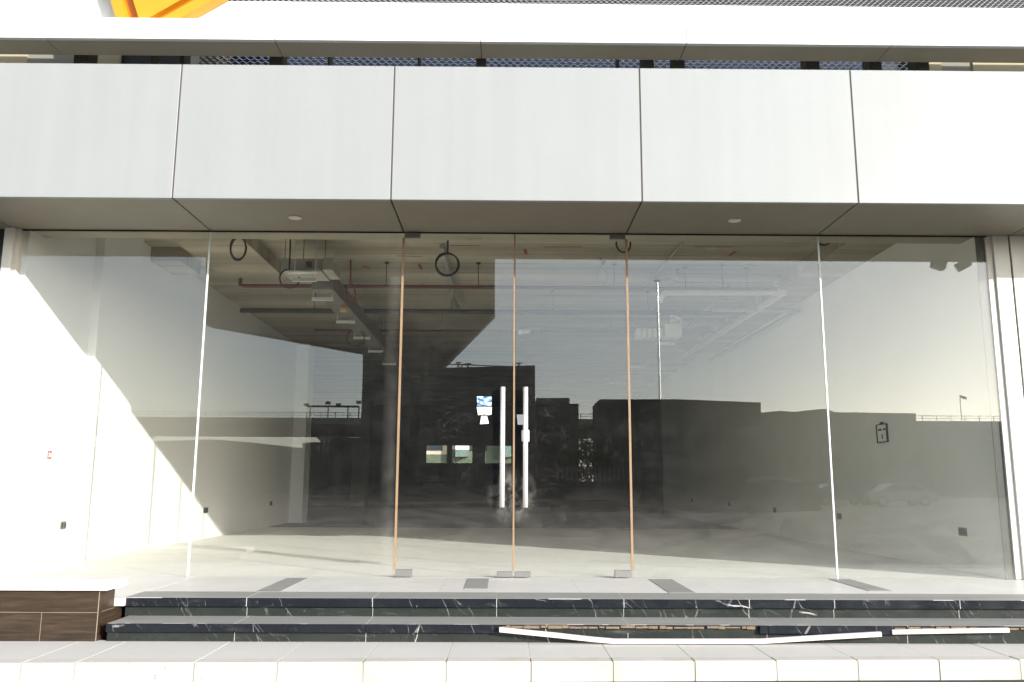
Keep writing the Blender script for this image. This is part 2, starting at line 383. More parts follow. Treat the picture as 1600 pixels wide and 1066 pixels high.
# thin joints between the pavement slabs
pj = thing('paving_joints', 'thin dark joints between the pale paving slabs beside the steps', 'joint', (0, -2.2, ZP)) if False else None

# ================================================================== the shop building
SH = thing('shop_building', 'white panelled shop building with a dusty frameless glass front and bare interior', 'building', (0, 0, 0))
YF, ZS, ZT = -1.037, 3.486, 4.838
ZT = (at(800, 105, y=YF)).z
XJ = [-9.4, -7.25, -5.10, -3.076, -1.065, 1.259, 3.268, 5.27, 7.4, 9.6]
for a, b in zip(XJ, XJ[1:]):
    g = .007
    p = MB().box(a+g, b-g, YF, YF+.05, ZS, ZT).build('fascia_panel', 'fascia', SH, .003)
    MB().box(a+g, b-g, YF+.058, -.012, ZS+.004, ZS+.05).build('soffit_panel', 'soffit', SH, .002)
box('fascia_backing', 'joint', SH, -9.4, 9.6, YF+.051, YF+.10, ZS+.06, ZT-.01)
box('soffit_backing', 'joint', SH, -9.4, 9.6, YF+.10, -.01, ZS+.055, ZS+.075)
for x in XJ[1:-1]:
    box('panel_seam', 'panel_seam', SH, x-.0068, x+.0068, YF+.006, YF+.05, ZS+.002, ZT-.002)
box('fascia_cap', 'fascia', SH, -9.4, 9.6, YF+.012, YF+.50, ZT-.009, ZT+.002)
# upper band: lower tier, ledge, set-back tier
ZB0 = at(803, 65.5, y=YF).z; ZB1 = at(800, 33, y=YF).z; ZB2 = at(900, 6.5, y=-.86).z
UJ = [-9.4, -6.6, -4.4, at(428, 61, y=YF).x, at(751, 65, y=YF).x, at(1073, 69, y=YF).x, at(1394, 71, y=YF).x, 5.7, 7.7, 9.6]
for a, b in zip(UJ, UJ[1:]):
    MB().box(a+.003, b-.003, YF, YF+.05, ZB0, ZB1).build('upper_band_panel', 'band', SH, .003)
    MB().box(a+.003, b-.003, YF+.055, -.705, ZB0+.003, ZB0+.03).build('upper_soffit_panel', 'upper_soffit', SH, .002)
box('upper_band_ledge', 'band', SH, -9.4, 9.6, YF+.004, -.80, ZB1-.02, ZB1-.001)
box('upper_band_core', 'joint', SH, -9.4, 9.6, YF+.06, -.72, ZB0+.035, ZB1-.03)
UK = [-9.4, -6.6, -4.6, -2.4, -.3, 1.7, at(1377, 30, y=-.86).x, 5.6, 7.6, 9.6]
for a, b in zip(UK, UK[1:]):
    MB().box(a+.0025, b-.0025, -.86, -.80, ZB1, ZB2).build('upper_tier_panel', 'band', SH, .003)
# expanded metal screen and what stands behind it
def screen(name, x0, x1, z0, z1, y, cw, ch, sw, mat):
    b = MB(); n = int((x1-x0)/(cw/2)); rows = int((z1-z0)/ch)
    for k in range(rows):
        zc = z0+(k+.5)*ch; sg = 1 if k % 2 else -1
        for sgn in (1,):
            pr = None
            for i in range(n+1):
                x = x0+i*cw/2; z = zc+(ch/2-sw*.35)*(1 if (i+k) % 2 else -1)
                cur = (b.bm.verts.new((x, y-.004, z-sw/2)), b.bm.verts.new((x, y+.006, z+sw/2)))
                if pr: b.bm.faces.new((pr[0], cur[0], cur[1], pr[1]))
                pr = cur
    return b.build(name, mat, SH)
xs0, xs1 = at(338, 98, y=-.35).x, at(1445, 98, y=-.35).x
screen('mesh_screen', xs0, xs1, 4.75, 5.72, -.35, .078, .031, .013, 'mesh_white')
screen('mesh_screen', at(345, 5, y=-.35).x, 9, 5.73, 6.6, -.35, .060, .026, .0095, 'mesh_white')
box('blue_glazing', 'blue_glazing', SH, xs0+.02, xs1-.02, .10, .12, 4.3, 5.72)
box('upper_glazing', 'bldg_dark', SH, -3.0, 9.5, .10, .12, 5.75, 8.5)
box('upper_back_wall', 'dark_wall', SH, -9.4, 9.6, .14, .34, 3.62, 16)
box('cream_back_panel', 'tan_wall', SH, at(1447, 98, y=-.2).x, at(1469, 98, y=-.2).x, -.22, -.18, 4.3, 5.7)
box('cream_back_panel', 'tan_wall', SH, at(1518, 98, y=-.2).x, 9.4, -.22, -.18, 4.3, 5.7)
box('grey_back_panel', 'grey_wall', SH, at(1469, 98, y=-.2).x+.004, at(1518, 98, y=-.2).x-.004, -.20, -.16, 4.3, 5.7)
box('cream_back_panel', 'tan_wall', SH, -9.4, at(44, 90, y=-.2).x, -.22, -.18, 4.3, 5.7)
box('grey_back_panel', 'grey_wall', SH, at(44, 90, y=-.2).x+.004, at(118, 90, y=-.2).x, -.20, -.16, 4.3, 5.7)
box('cream_back_panel', 'tan_wall', SH, at(144, 95, y=-.2).x, at(186, 95, y=-.2).x, -.19, -.15, 4.3, 5.7)
box('upper_side_wall', 'dark_wall', SH, at(118, 90, y=-.2).x, xs0, -.10, -.06, 4.3, 8.5)
for u, w in ((131, .16), (240, .03), (287, .05), (435, .12), (425, .03), (515, .02), (655, .02), (752, .10), (965, .02), (1011, .12), (1059, .12), (1267, .14), (1364, .13), (1437, .14)):
    x = at(u, 98, y=-.55).x
    box('bracket_post', 'bracket', SH, x-w/2, x+w/2, -.60, -.44, ZT-.3, ZB0+.19, bevel=.004)
# roof mass and side walls above
box('upper_wall', 'bldg', SH, -9.4, 9.6, .36, 27.5, 8.6, 16)
# piers beside the glass
def pier(x0, x1, yf, y1=.10): return MB().box(x0, x1, yf, y1, 0, ZS+.002).build('pier_panel', 'pier', SH, .003)
box('shaded_wall_end', 'shaded_end', SH, 4.931, 5.019, .0125, .0195, 0, 3.48)  # thin cover over the wall end, pier shadow painted as dark grey
box('side_frame', 'frame', SH, 5.020, 5.088, -.0085, .06, .003, ZS+.002, bevel=.003)
pier(5.092, 5.252, -.032); box('pier_joint', 'panel_seam', SH, 5.254, 5.270, -.02, .08, 0, ZS+.001); pier(5.272, 5.75, -.032)
box('side_frame', 'frame', SH, -5.068, -5.020, -.050, .06, .003, ZS+.002, bevel=.003)
pier(-5.16, -5.072, -.085)
# glass front
PX = [-5.020, -3.076, -1.065, .098, 1.259, 3.268, 5.040]
for i, (a, b) in enumerate(zip(PX, PX[1:])):
    if i in (2, 3): continue
    g_ = MB().box(a+.006, b-.006, -.006, .006, .006, ZS+.03); bmesh.ops.rotate(g_.bm, verts=g_.bm.verts, cent=((a+b)/2, 0, 1.7), matrix=Matrix.Rotation((-.0007, .0005, 0, 0, -.0006, .0008)[i], 3, 'Z')); g_.build('glass_pane', 'glass', SH)
for x in (-3.076, 3.268):
    box('glass_joint', 'seal', SH, x-.0075, x+.0075, -.0085, .0085, .004, ZS)
box('shadow_gap', 'joint', SH, -5.02, 5.04, -.0115, -.0075, ZS-.012, ZS+.004)
for side, (a, b) in enumerate(((-1.065, .098), (.098, 1.259))):
    d = MB().box(a+.008, b-.008, -.006, .006, .012, ZS-.012).build('glass_door', 'glass', SH)
    sx = a if side == 0 else b
    box('edge_tape', 'copper', d, sx-.011, sx+.011, -.0095, .0095, .075, ZS-.06)
    xe = b-.008 if side == 0 else a+.008
    if side == 0: box('edge_tape', 'copper', d, xe-.006, xe+.012, -.0095, .0095, .065, ZS-.012)
    pa, pb = (a+.01, a+.175) if side == 0 else (b-.175, b-.01)
    box('patch_fitting', 'fittings', d, pa, pb, -.017, .017, .008, .078, bevel=.003)
    box('patch_fitting', 'fittings', d, pa, pb, -.017, .017, ZS-.062, ZS-.006, bevel=.003)
    pa, pb = (b-.165, b-.012) if side == 0 else (a+.012, a+.165)
    box('lock_fitting', 'fittings', d, pa, pb, -.017, .017, .008, .060, bevel=.003)
    hx = -.021 if side == 0 else .208
    h = MB().tube([(hx, -.062, .676), (hx, -.062, 1.865)], .024, 16)
    for z in (.80, 1.74): h.tube([(hx, -.062, z), (hx, .05, z)], .012, 10)
    h.tube([(hx, .062, .676), (hx, .062, 1.865)], .021, 12)
    h.build('handle', 'satin', d)
# landing with grey inlay bands
LX0 = at(206, 915, z=0).x
box('landing', 'landing', SH, -3.0, 9.6, -1.13, -.02, -.06, 0)
box('landing', 'landing', SH, -9.4, -3.004, -1.56, -.02, -.06, 0)
for x0, x1, yb in ((-2.085, -1.885, -1.128), (-.347, -.142, -.90), (1.40, 1.622, -1.128), (3.168, 3.372, -.955)):
    box('inlay_band', 'marble_dusty', SH, x0, x1, yb, -.10 if x0 < 3 else -.03, .0005, .004)
# ------------------------------------------------ the bare interior
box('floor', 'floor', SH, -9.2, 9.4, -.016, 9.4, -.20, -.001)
box('shaded_rear_floor', 'shaded_floor', SH, -9.2, 9.4, 9.403, 27.6, -.20, -.002)  # rear part of the floor, its shade put into the darker colour
box('side_wall', 'paint', SH, -5.30, -4.960, .02, 1.43, 0, 4.2)
box('wall_pier', 'paint', SH, -5.30, -4.860, 1.432, 2.50, 0, 4.2)
box('side_wall', 'paint', SH, -5.30, -4.915, 2.502, 11.2, 0, 4.2)
box('wall_column', 'paint', SH, -5.20, -4.62, 11.202, 11.75, 0, 4.2)
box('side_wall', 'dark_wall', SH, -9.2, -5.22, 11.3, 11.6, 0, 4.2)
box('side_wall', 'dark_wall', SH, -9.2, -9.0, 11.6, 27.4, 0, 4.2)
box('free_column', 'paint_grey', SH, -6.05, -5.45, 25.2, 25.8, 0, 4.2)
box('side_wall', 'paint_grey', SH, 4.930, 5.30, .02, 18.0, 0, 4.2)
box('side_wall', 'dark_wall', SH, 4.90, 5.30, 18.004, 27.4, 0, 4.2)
box('wall_pier', 'paint', SH, 4.862, 5.04, .012, .018, 0, 3.48) if False else None
# back wall with three window openings
wz0, wz1 = 1.70, 2.485
wx = [(-3.263, -2.351), (-2.206, -1.298), (-.831, .311)]
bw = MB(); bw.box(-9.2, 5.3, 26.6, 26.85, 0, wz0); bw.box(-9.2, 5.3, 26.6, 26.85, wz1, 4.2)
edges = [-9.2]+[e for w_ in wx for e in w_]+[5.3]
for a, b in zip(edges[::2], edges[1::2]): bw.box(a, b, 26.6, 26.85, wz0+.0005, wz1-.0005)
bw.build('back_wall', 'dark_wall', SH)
for k, (a, b) in enumerate(wx):
    fr = MB(); t = .035
    fr.box(a, b, 26.66, 26.72, wz0, wz0+t); fr.box(a, b, 26.66, 26.72, wz1-t, wz1); fr.box(a, a+t, 26.66, 26.72, wz0+t, wz1-t); fr.box(b-t, b, 26.66, 26.72, wz0+t, wz1-t)
    w_ = fr.build('window', 'bracket', SH)
    top = (wz0+wz1)/2+.03 if k == 0 else wz1-.16 if k == 1 else wz1
    box('pane', 'win_glass', w_, a+t, b-t, 26.685, 26.695, wz0+t, top-t)
ce = MB().box(-9.2, 9.4, .29, 27.6, 4.12, 4.5).build('ceiling', 'ceiling', SH)
box('front_beam', 'ceiling', SH, -9.2, 9.4, .010, .29, ZS+.004, 4.5)
xb = at(437, 428, z=3.92).x
box('ceiling_beam', 'ceiling', SH, -4.914, -4.5, 2.85, 3.63, 3.92, 4.119)
box('ceiling_beam', 'ceiling', SH, xb-.9, xb, .292, 3.62, 3.92, 4.119)
box('ceiling_beam', 'ceiling', SH, 4.30, 4.928, .292, 11, 3.92, 4.119)
# red setting-out marks and plugs on the slab
for (u, v), (du, dv) in (((300, 394), (8, 7)), ((333, 421), (7, 4)), ((655, 413), (4, 8)), ((660, 444), (3, 5)), ((672, 446), (3, 5)), ((566, 416), (12, 3)), ((1290, 400), (12, -8)), ((1140, 400), (9, -7)), ((940, 415), (5, -8)), ((820, 390), (2, 7)), ((1085, 386), (60, 0)), ((700, 384), (50, 0)), ((620, 400), (40, 1)), ((850, 386), (60, 0))):
    a = at(u, v, z=4.118); b = at(u+du, v+dv, z=4.118); d = (b-a); nrm = Vector((-d.y, d.x, 0)).normalized()*(.022 if abs(du) < 20 else .010)
    MB().prism([((a+nrm).x, (a+nrm).y), ((b+nrm).x, (b+nrm).y), ((b-nrm).x, (b-nrm).y), ((a-nrm).x, (a-nrm).y)], 'z', 4.116, 4.119).build('paint_mark', 'red_paint', SH)
# neighbouring bays
for a, b in ((-9.3, -5.17), (5.76, 9.5)):
    MB().box(a, b, -.006, .006, .006, ZS+.03).build('glass_pane', 'window' if a < 0 else 'glass', SH)
box('dark_partition', 'blue_glazing', SH, -9.3, -5.32, 1.2, 1.3, 0, 4.1)
box('dark_partition', 'paint_grey', SH, 5.32, 9.4, 1.2, 1.3, 0, 4.1)
box('outer_wall', 'bldg', SH, -9.7, -9.41, -.8, 27.8, ZR, 16); box('outer_wall', 'bldg', SH, 9.61, 9.9, -.8, 27.8, ZR, 16)

# downlights in the soffit
def downlight(x, y, lab):
    t = thing('downlight', lab, 'downlight', (x, y, ZS+.004), 'downlights in the canopy soffit')
    MB().tube([(x, y, ZS-.006), (x, y, ZS+.006)], .062, 24).build('trim_ring', 'lamp_trim', t)
    MB().tube([(x, y, ZS-.009), (x, y, ZS-.005)], .042, 20).build('lens', 'lens', t)
p = at(461, 340, z=ZS); downlight(p.x, p.y, 'round recessed downlight in the canopy soffit above the left glass pane')
p = at(1148, 344.5, z=ZS); downlight(p.x, p.y, 'round recessed downlight in the canopy soffit above the right glass pane')
# floodlights under the fascia, out of frame but mirrored in the glass
for x, a, lab in ((5.04, .3, 'small dark floodlight under the fascia edge, nearer the doors'), (5.33, -.5, 'small dark floodlight under the fascia edge, farther from the doors')):
    t = thing('floodlight', lab, 'floodlight', (x, YF+.05, ZS-.07), 'floodlights under the fascia')
    h = MB().box(-.075, .075, -.05, .05, -.05, .05); bmesh.ops.rotate(h.bm, verts=h.bm.verts, cent=(0, 0, 0), matrix=Matrix.Rotation(a, 3, 'Y'))
    bmesh.ops.translate(h.bm, verts=h.bm.verts, vec=(x, YF+.05, ZS-.045)); h.build('lamp_housing', 'bracket', t, .008)
    MB().tube([(x, YF+.05, ZS-.02), (x, YF+.05, ZS+.01)], .02).build('bracket', 'bracket', t)

# ================================================================== steps
ST = thing('entrance_steps', 'two black marble steps with dusty treads and a broken lower nosing', 'steps', (0, -1.5, ZP))
SX0, SX1 = -3.02, 9.4
def segs(x0, x1, cuts):
    e = [x0]+[c for c in cuts if x0 < c < x1]+[x1]
    return list(zip(e, e[1:]))
cu = [at(u, 941, y=-1.52).x for u in (385, 582, 776, 975, 1171, 1304, 1500)]
cl = [at(u, 983, y=-1.878).x for u in (365, 571, 982, 1200, 1420)]
for a, b in segs(SX0, SX1, cu):
    MB().box(a+.0012, b-.0012, -1.518, -1.132, -.069, -.0006).build('upper_nosing', 'marble', ST, .003)
    MB().box(a+.004, b-.004, -1.515, -1.133, -.0005, .0012).build('upper_tread', 'marble_dusty', ST)
for a, b in segs(SX0+.004, SX1, cu): MB().box(a+.0008, b-.0008, -1.49, -1.30, -.30, -.070).build('upper_riser', 'marble_riser', ST)
for a, b in segs(-2.985, SX1, cl):
    MB().box(a+.0012, b-.0012, -1.860, -1.492, -.163, -.1442).build('lower_slab', 'marble', ST, .002)
    MB().box(a+.003, b-.003, -1.858, -1.492, -.1441, -.1428).build('lower_tread', 'marble_dusty', ST)
    MB().box(a+.0008, b-.0008, -1.846, -1.60, -.31, -.2035).build('lower_riser', 'marble_riser', ST)
for x in cu: MB().box(x-.0025, x+.0025, -1.5188, -1.135, -.067, .0018).box(x-.0018, x+.0018, -1.4912, -1.48, -.142, -.0695).build('step_joint', 'step_grout', ST)
for x in cl: MB().box(x-.0025, x+.0025, -1.8606, -1.495, -.160, -.1422).box(x-.0018, x+.0018, -1.8470, -1.84, -.275, -.2040).build('step_joint', 'step_grout', ST)
b0, b1, b2, b3 = (at(u, 983, y=-1.878).x for u in (780, 1187, 1395, 1585))
for a, b in segs(-2.985, b0, cl)+segs(b1, b2, cl)+[(b3+.12, SX1)]:
    MB().box(a+.0012, b-.0012, -1.880, -1.8605, -.203, -.1432).build('lower_nosing', 'marble', ST, .003)
box('bedding', 'marble_riser', ST, -2.98, SX1, -1.848, -1.62, -.2030, -.1635)
# ragged tan mortar left where the nosing broke away
mo = MB()
x = b0+.02
while x < b3+.1:
    if not (b1-.03 < x < b2): 
        w = random.uniform(.03, .12); mo.box(x, x+w, -1.866-random.uniform(0, .006), -1.847, -.1625-random.uniform(.002, .009), -.152+random.uniform(-.006, .005)); x += w*random.uniform(1.0, 1.25)
    else: x += .05
mo.build('broken_mortar', 'mortar', ST)

ch = MB(); rc = random.Random(4); x = -2.98
while x < 8:
    w = rc.uniform(.02, .22)
    if rc.random() < .55: ch.box(x, x+w, -1.8606, -1.8606+rc.uniform(.003, .010), -.1445, -.1420)
    x += w+rc.uniform(.02, .3)
x = -3.0
while x < 8:
    w = rc.uniform(.02, .3)
    if rc.random() < .35: ch.box(x, x+w, -1.5186, -1.5186+rc.uniform(.002, .006), -.003, .0020)
    x += w+rc.uniform(.02, .4)
ch.build('edge_chips', 'step_grout', ST)
# loose strips of edging lying on the broken step
def strip(name, lab, pts, h, d):
    b = MB(); n = len(pts); rings = []
    for i, (x, y, z) in enumerate(pts):
        rings.append([b.bm.verts.new(q) for q in ((x, y, z), (x, y+d, z), (x, y+d, z+h), (x, y+d*.3, z+h), (x, y, z+h*.86))])
    for r0, r1 in zip(rings, rings[1:]):
        for k in range(5): b.bm.faces.new((r0[k], r0[(k+1) % 5], r1[(k+1) % 5], r1[k]))
    b.bm.faces.new(rings[0][::-1]); b.bm.faces.new(rings[-1])
    return tag(b.build(name, 'strip'), lab, 'edging strip', 'loose edging strips on the steps')
def on(u, v, y): p = at(u, v, y=y); return (p.x, y, p.z)
strip('edging_strip', 'long bent white edging strip sagging from the broken step onto the pavement',
      [on(780, 988, -1.925), on(870, 997, -1.93), on(925, 1003.2, -1.935), on(960, 1006.2, -1.935), on(1060, 1006.4, -1.935), on(1190, 1006.2, -1.935), on(1290, 1000, -1.925), on(1378, 995, -1.915)], .034, .030)
strip('edging_strip', 'short straight white edging strip still under the tread at the right',
      [on(1395, 991.5, -1.895), on(1480, 990, -1.895), on(1578, 988.5, -1.895)], .032, .030)
# ================================================================== low tiled wall on the left
LW = thing('planter_wall', 'low brown tiled wall with a thick white coping beside the steps', 'low wall', (-5.5, -1.0, ZP))
zc = at(100, 922, y=-1.86).z
wxr = -3.06
b = MB().box(-9.3, wxr, -1.858, -1.60, -.31, zc+.01).build('tiled_body', 'woodtile', LW)
MB().box(-9.3, wxr, -1.599, -1.10, -.31, -.0605).build('tiled_body', 'woodtile', LW)
gr = MB()
zj = at(50, 957, y=-1.86).z; zk = at(50, 975, y=-1.86).z
gr.box(-9.3, wxr-.002, -1.8595, -1.85, zj-.0015, zj+.0015); 
for u, za, zb in ((65, -.28, zj), (160, zj, zc), (250, -.28, zj)):
    x = at(u, 960, y=-1.86).x
    if x < wxr: gr.box(x-.0015, x+.0015, -1.8594, -1.85, za, zb-.002)
gr.box(wxr-.01, wxr+.0015, -1.80, -1.61, zj-.0012, zj+.0012)
gr.box(wxr-.003, wxr+.0018, -1.8605, -1.856, -.275, zc)
gr.build('grout_lines', 'grout', LW)
MB().box(-9.3, -2.985, -1.90, -1.565, zc, zc+.050).build('coping', 'coping', LW, .006, 2)

# ================================================================== yellow sign on the ledge
SG = thing('yellow_sign', 'large yellow square frame sign standing tilted on the white ledge', 'sign', (-3.4, -.97, ZB1))
A0 = Vector((-3.783, 0, 5.30)); 
def sg(u, v, y=-.985): q = at(u, v, y=y); return Vector((q.x, q.y, q.z))
ang = R(31)
def rot_square(cx, cz, s, t): return [(cx+s*(math.cos(t+R(a))), cz+s*(math.sin(t+R(a)))) for a in (45, 135, 225, 315)]
c0 = sg(228, 40)                                                    # bottom corner, hidden behind the ledge lip
d1 = Vector((math.cos(R(33)), math.sin(R(33)))); d2 = Vector((math.cos(R(110)), math.sin(R(110))))
def quad2(o, a, b): o = Vector(o); return [tuple(o), tuple(o+d1*a), tuple(o+d1*a+d2*b), tuple(o+d2*b)]
O = (at(197, 78, y=-.985).x, at(197, 78, y=-.985).z)
L_, T_ = 1.25, .10
fr = MB()
o2 = Vector(O)
q = [o2, o2+d1*L_, o2+d1*L_+d2*L_, o2+d2*L_]
i_ = [o2+d1*T_+d2*T_, o2+d1*(L_-T_)+d2*T_, o2+d1*(L_-T_)+d2*(L_-T_), o2+d1*T_+d2*(L_-T_)]
for k in range(4):
    fr.prism([tuple(q[k]), tuple(q[(k+1) % 4]), tuple(i_[(k+1) % 4]), tuple(i_[k])], 'y', -1.0, -.88)
SGO = {'loc': None}
fr.cut_below(ZB1+.001).build('sign_frame', 'yellow', SG)
j_ = [o2+d1*(T_+.10)+d2*(T_+.10), o2+d1*(L_-T_-.10)+d2*(T_+.10), o2+d1*(L_-T_-.10)+d2*(L_-T_-.10), o2+d1*(T_+.10)+d2*(L_-T_-.10)]
MB().prism([tuple(v) for v in j_], 'y', -.96, -.90).cut_below(ZB1+.001).build('sign_panel', 'yellow', SG)
MB().prism([tuple(v) for v in i_], 'y', -.895, -.885).cut_below(ZB1+.001).build('sign_back', 'yellow_edge', SG)

# ================================================================== interior services
def coil(name, lab, c, r, turns, mat='rubber', rad=.0105, tilt=(0, 0), drop=None, group='cable coils hanging from the slab', squash=1.0):
    pts = []
    N = int(28*turns)
    rot = Matrix.Rotation(tilt[0], 3, 'Z') @ Matrix.Rotation(tilt[1], 3, 'X')
    for i in range(N+1):
        a = 2*math.pi*i/28-math.pi*.5*0+math.pi/2; k = 1+.05*math.sin(i*.37)
        pts.append(Vector(c)+rot @ Vector((r*k*math.cos(a)*squash, .012*i/28*turns, r*k*math.sin(a))))
    if drop is not None: pts = [Vector((pts[0].x-.01, pts[0].y, drop)), Vector((pts[0].x, pts[0].y, (drop+pts[0].z)/2))]+pts
    return tag(MB().tube(pts, rad, 8).build(name, mat), lab, 'cable coil', group)
c = at(372, 388, y=1.0); coil('cable_coil', 'oval black cable coil hanging just behind the glass left of the doors', c, .135, 2.1, tilt=(.2, .1), squash=.62, drop=4.0)
c = at(452, 436, y=2.0); coil('cable_coil', 'open black cable loop hanging in front of the ceiling air unit', c, .12, .8, tilt=(0, .2), drop=4.1)
c = at(699, 413, y=1.3); coil('cable_coil', 'largest round black cable coil hanging above the left door', c, .135, 2.2, tilt=(.1, .1), drop=4.1)
c = at(974, 381, y=.75); coil('cable_coil', 'black cable loop hanging at the hinge side of the right door', c, .105, 1.1, tilt=(0, 0), drop=4.1, squash=.75)
c = at(1287, 372, y=.75); coil('cable_coil', 'small black cable loop behind the white joint right of the doors', c, .085, 1.1, drop=4.1)
c = at(555, 528, y=6.0); coil('cable_coil', 'dim black cable loop hanging deep inside near the duct', c, .15, 1.3, drop=4.1)
c = at(940, 432, y=3.2); coil('cable_coil', 'pale grey cable loop hanging behind the right door', c, .12, 1.3, mat='grey_plastic', drop=4.1, squash=.55)
c = at(547, 460, y=3.4); coil('fire_cable_coil', 'red fire alarm cable loop hanging beside the duct', c, .135, 1.4, mat='red_paint', drop=4.1, squash=.5)
c = at(537, 482, y=3.4); tag(MB().tube([c+Vector((0, 0, .04)), c+Vector((0, 0, -.01)), c+Vector((0, 0, -.05))], .05, 14).build('smoke_detector', 'wood_board'), 'cream smoke detector dangling at the end of the red cable', 'smoke detector')
# red sprinkler pipe and dark pipes crossing the ceiling
def pipe(name, lab, pts, r, mat, rods=(), cat='pipe', ztop=4.12, group=None):
    t = thing(name, lab, cat, pts[0], group)
    MB().tube(pts, r, 10).build('pipe_run', mat, t)
    for x, y, z in rods:
        MB().tube([(x, y, z), (x, y, ztop)], .006, 6).tube([(x-.03, y, ztop-.012), (x+.03, y, ztop-.012)], .02, 6).build('hanger_rod', 'dark_pipe', t)
        MB().tube([(x+math.cos(a)*(r+.006), y+.001, z+math.sin(a)*(r+.006)) for a in [k*math.pi/6 for k in range(12)]], .005, 6, True).build('pipe_clip', 'galv', t)
    return t
y1 = at(500, 447, z=3.75).y; xa = at(375, 447, y=y1).x
pipe('sprinkler_pipe', 'red sprinkler pipe crossing the concrete ceiling nearest the glass', [(xa, y1, 3.86), (xa, y1, 3.76), (xa+.06, y1, 3.745), (4.0, y1, 3.75)], .028, 'soot_red', [(x, y1, 3.775) for x in (-1.75, -.4, 1.6, 3.2)])
y2 = at(500, 485.5, z=3.75).y
pipe('iron_pipe', 'dark iron pipe crossing the ceiling behind the red pipe', [(at(376, 484, y=y2).x, y2, 3.745), (4.1, y2, 3.75)], .042, 'dark_pipe', [(x, y2, 3.79) for x in (-3.2, -.9, .8, 2.4)])
y3 = at(560, 516, z=3.75).y
pipe('sprinkler_pipe', 'dull red sprinkler pipe deep inside behind the dark iron pipe', [(-3.6, y3, 3.74), (4.0, y3, 3.75)], .026, 'soot_red', [(x, y3, 3.775) for x in (-1.2, 2.0)])
y4 = 3.75
pv = at(1225, 456, y=y4); pw = at(1040, 456, y=y4)
pipe('drain_pipe', 'white plastic drain pipe bending back along the right of the ceiling', [at(1030, 470, y=y4), pw, pv, pv+Vector((-.28, 6.6, -.08))], .055, 'white_plastic', [(pv.x-.55, y4, pv.z+.05), (pw.x+.3, y4, pw.z+.05)])
pg = at(1248, 485, z=3.70)
pipe('conduit_pipe', 'grey plastic pipe turning a corner near the right wall', [(pg.x-1.4, pg.y, 3.70), pg, (pg.x-.12, pg.y+5.5, 3.68)], .036, 'grey_plastic', [(pg.x-.2, pg.y, 3.74)])
a = at(1068, 378, z=4.06); pipe('conduit_pipe', 'thin pale conduit running back from the glass over the right door', [a, at(1008, 447, z=4.06)], .016, 'grey_plastic')
a = at(690, 385, z=4.07); b_ = at(712, 470, z=4.0)
pipe('conduit_pipe', 'pale flexible conduit running back above the left door', [a, at(700, 420, z=4.06), at(708, 447, z=4.03), at(706, 465, z=4.0), at(716, 480, z=4.0)], .030, 'grey_plastic')
a = at(1165, 460, y=5.2); pipe('conduit_pipe', 'thin grey conduit slanting across the bay right of the doors', [at(1128, 460, z=3.95), at(1075, 510, z=3.95)], .02, 'grey_plastic')
for i_k in range(1): 
    a = at(1060, 440, z=4.0); pipe('conduit_pipe', 'short grey conduit with a bent end right of the doors', [at(1020, 440, z=4.02), at(1048, 437, z=4.03), at(1060, 442, z=4.0), at(1140, 443, z=4.0), at(1145, 446, z=4.0)], .016, 'grey_plastic', [(at(1058, 430, z=4.02).x, at(1058, 430, z=4.02).y, 4.02)])
# ceiling fan coil unit with its boxes and rods
yf = 2.2
FC = thing('ceiling_air_unit', 'galvanised air handling unit hung from the concrete ceiling left of the doors', 'air unit', at(480, 426, y=yf))
p0 = at(440, 404, y=yf); p1 = at(502, 424, y=yf); p2 = at(521, 401, y=yf)
MB().box(p0.x, p1.x, yf, yf+.55, p1.z, p0.z).build('unit_casing', 'unit', FC, .006)
MB().box(p1.x+.012, p2.x, yf-.02, yf+.50, p1.z+.01, p2.z-.02).build('fan_box', 'unit', FC, .006)
MB().tube([(p0.x+.10, yf-.02, p1.z-.02), (p1.x-.02, yf-.02, p1.z-.005)], .028, 12).build('drain_tray', 'galv_bright', FC)
MB().box(p0.x+.33, p0.x+.40, yf-.05, yf-.002, p1.z+.05, p1.z+.12).build('valve_box', 'dark_pipe', FC, .005)
for x in (p0.x+.03, p0.x+.27, p1.x+.03):
    MB().tube([(x, yf+.05, p0.z-.01), (x, yf+.05, 4.12)], .006, 6).build('hanger_rod', 'dark_pipe', FC)
DU = thing('air_duct', 'long dark galvanised duct on bright cross brackets receding from the air unit', 'duct', (-2.5, 2.9, 3.5))
MB().box(-2.66, -2.36, 2.80, 11.5, 3.515, 3.75).build('duct_run', 'duct', DU, .006)
for (u, v) in ((457, 437), (487, 467), (525, 503), (552, 528), (575, 549), (597, 569)):
    q_ = at(u, v, z=3.45)
    br = MB().box(q_.x, q_.x+.30, q_.y, q_.y+.04, 3.43, 3.472)
    for dx in (.015, .285): br.tube([(q_.x+dx, q_.y+.02, 3.45), (q_.x+dx, q_.y+.02, 4.12)], .005, 6)
    br.build('cross_bracket', 'galv_bright', DU)
# right hand air unit with pipes on top
ya = 6.6
a0, a1 = at(1040, 505, y=ya), at(1066, 526, y=ya)
AU = thing('small_air_unit', 'small white boxed air unit with curved pipe under the ceiling at right', 'air unit', a1)
MB().box(a0.x, a1.x, ya, ya+.4, a1.z, a0.z).build('unit_casing', 'white_plastic', AU, .008)
e0, e1 = at(996, 512, y=ya), at(1038, 526, y=ya)
lv = MB()
for k in range(5):
    xx = e0.x+(e1.x-e0.x)*k/5; lv.box(xx, xx+(e1.x-e0.x)*.15, ya+.05, ya+.35, e1.z, e0.z)
lv.build('louvre_end', 'white_plastic', AU)
MB().tube([at(1047, 493, y=ya+.1), at(1056, 494, y=ya+.1), at(1063, 498, y=ya+.1), at(1064, 506, y=ya+.1)], .03, 10).tube([at(1046, 501, y=ya+.1), at(1060, 501, y=ya+.1)], .035, 10).build('curved_pipe', 'white_plastic', AU)
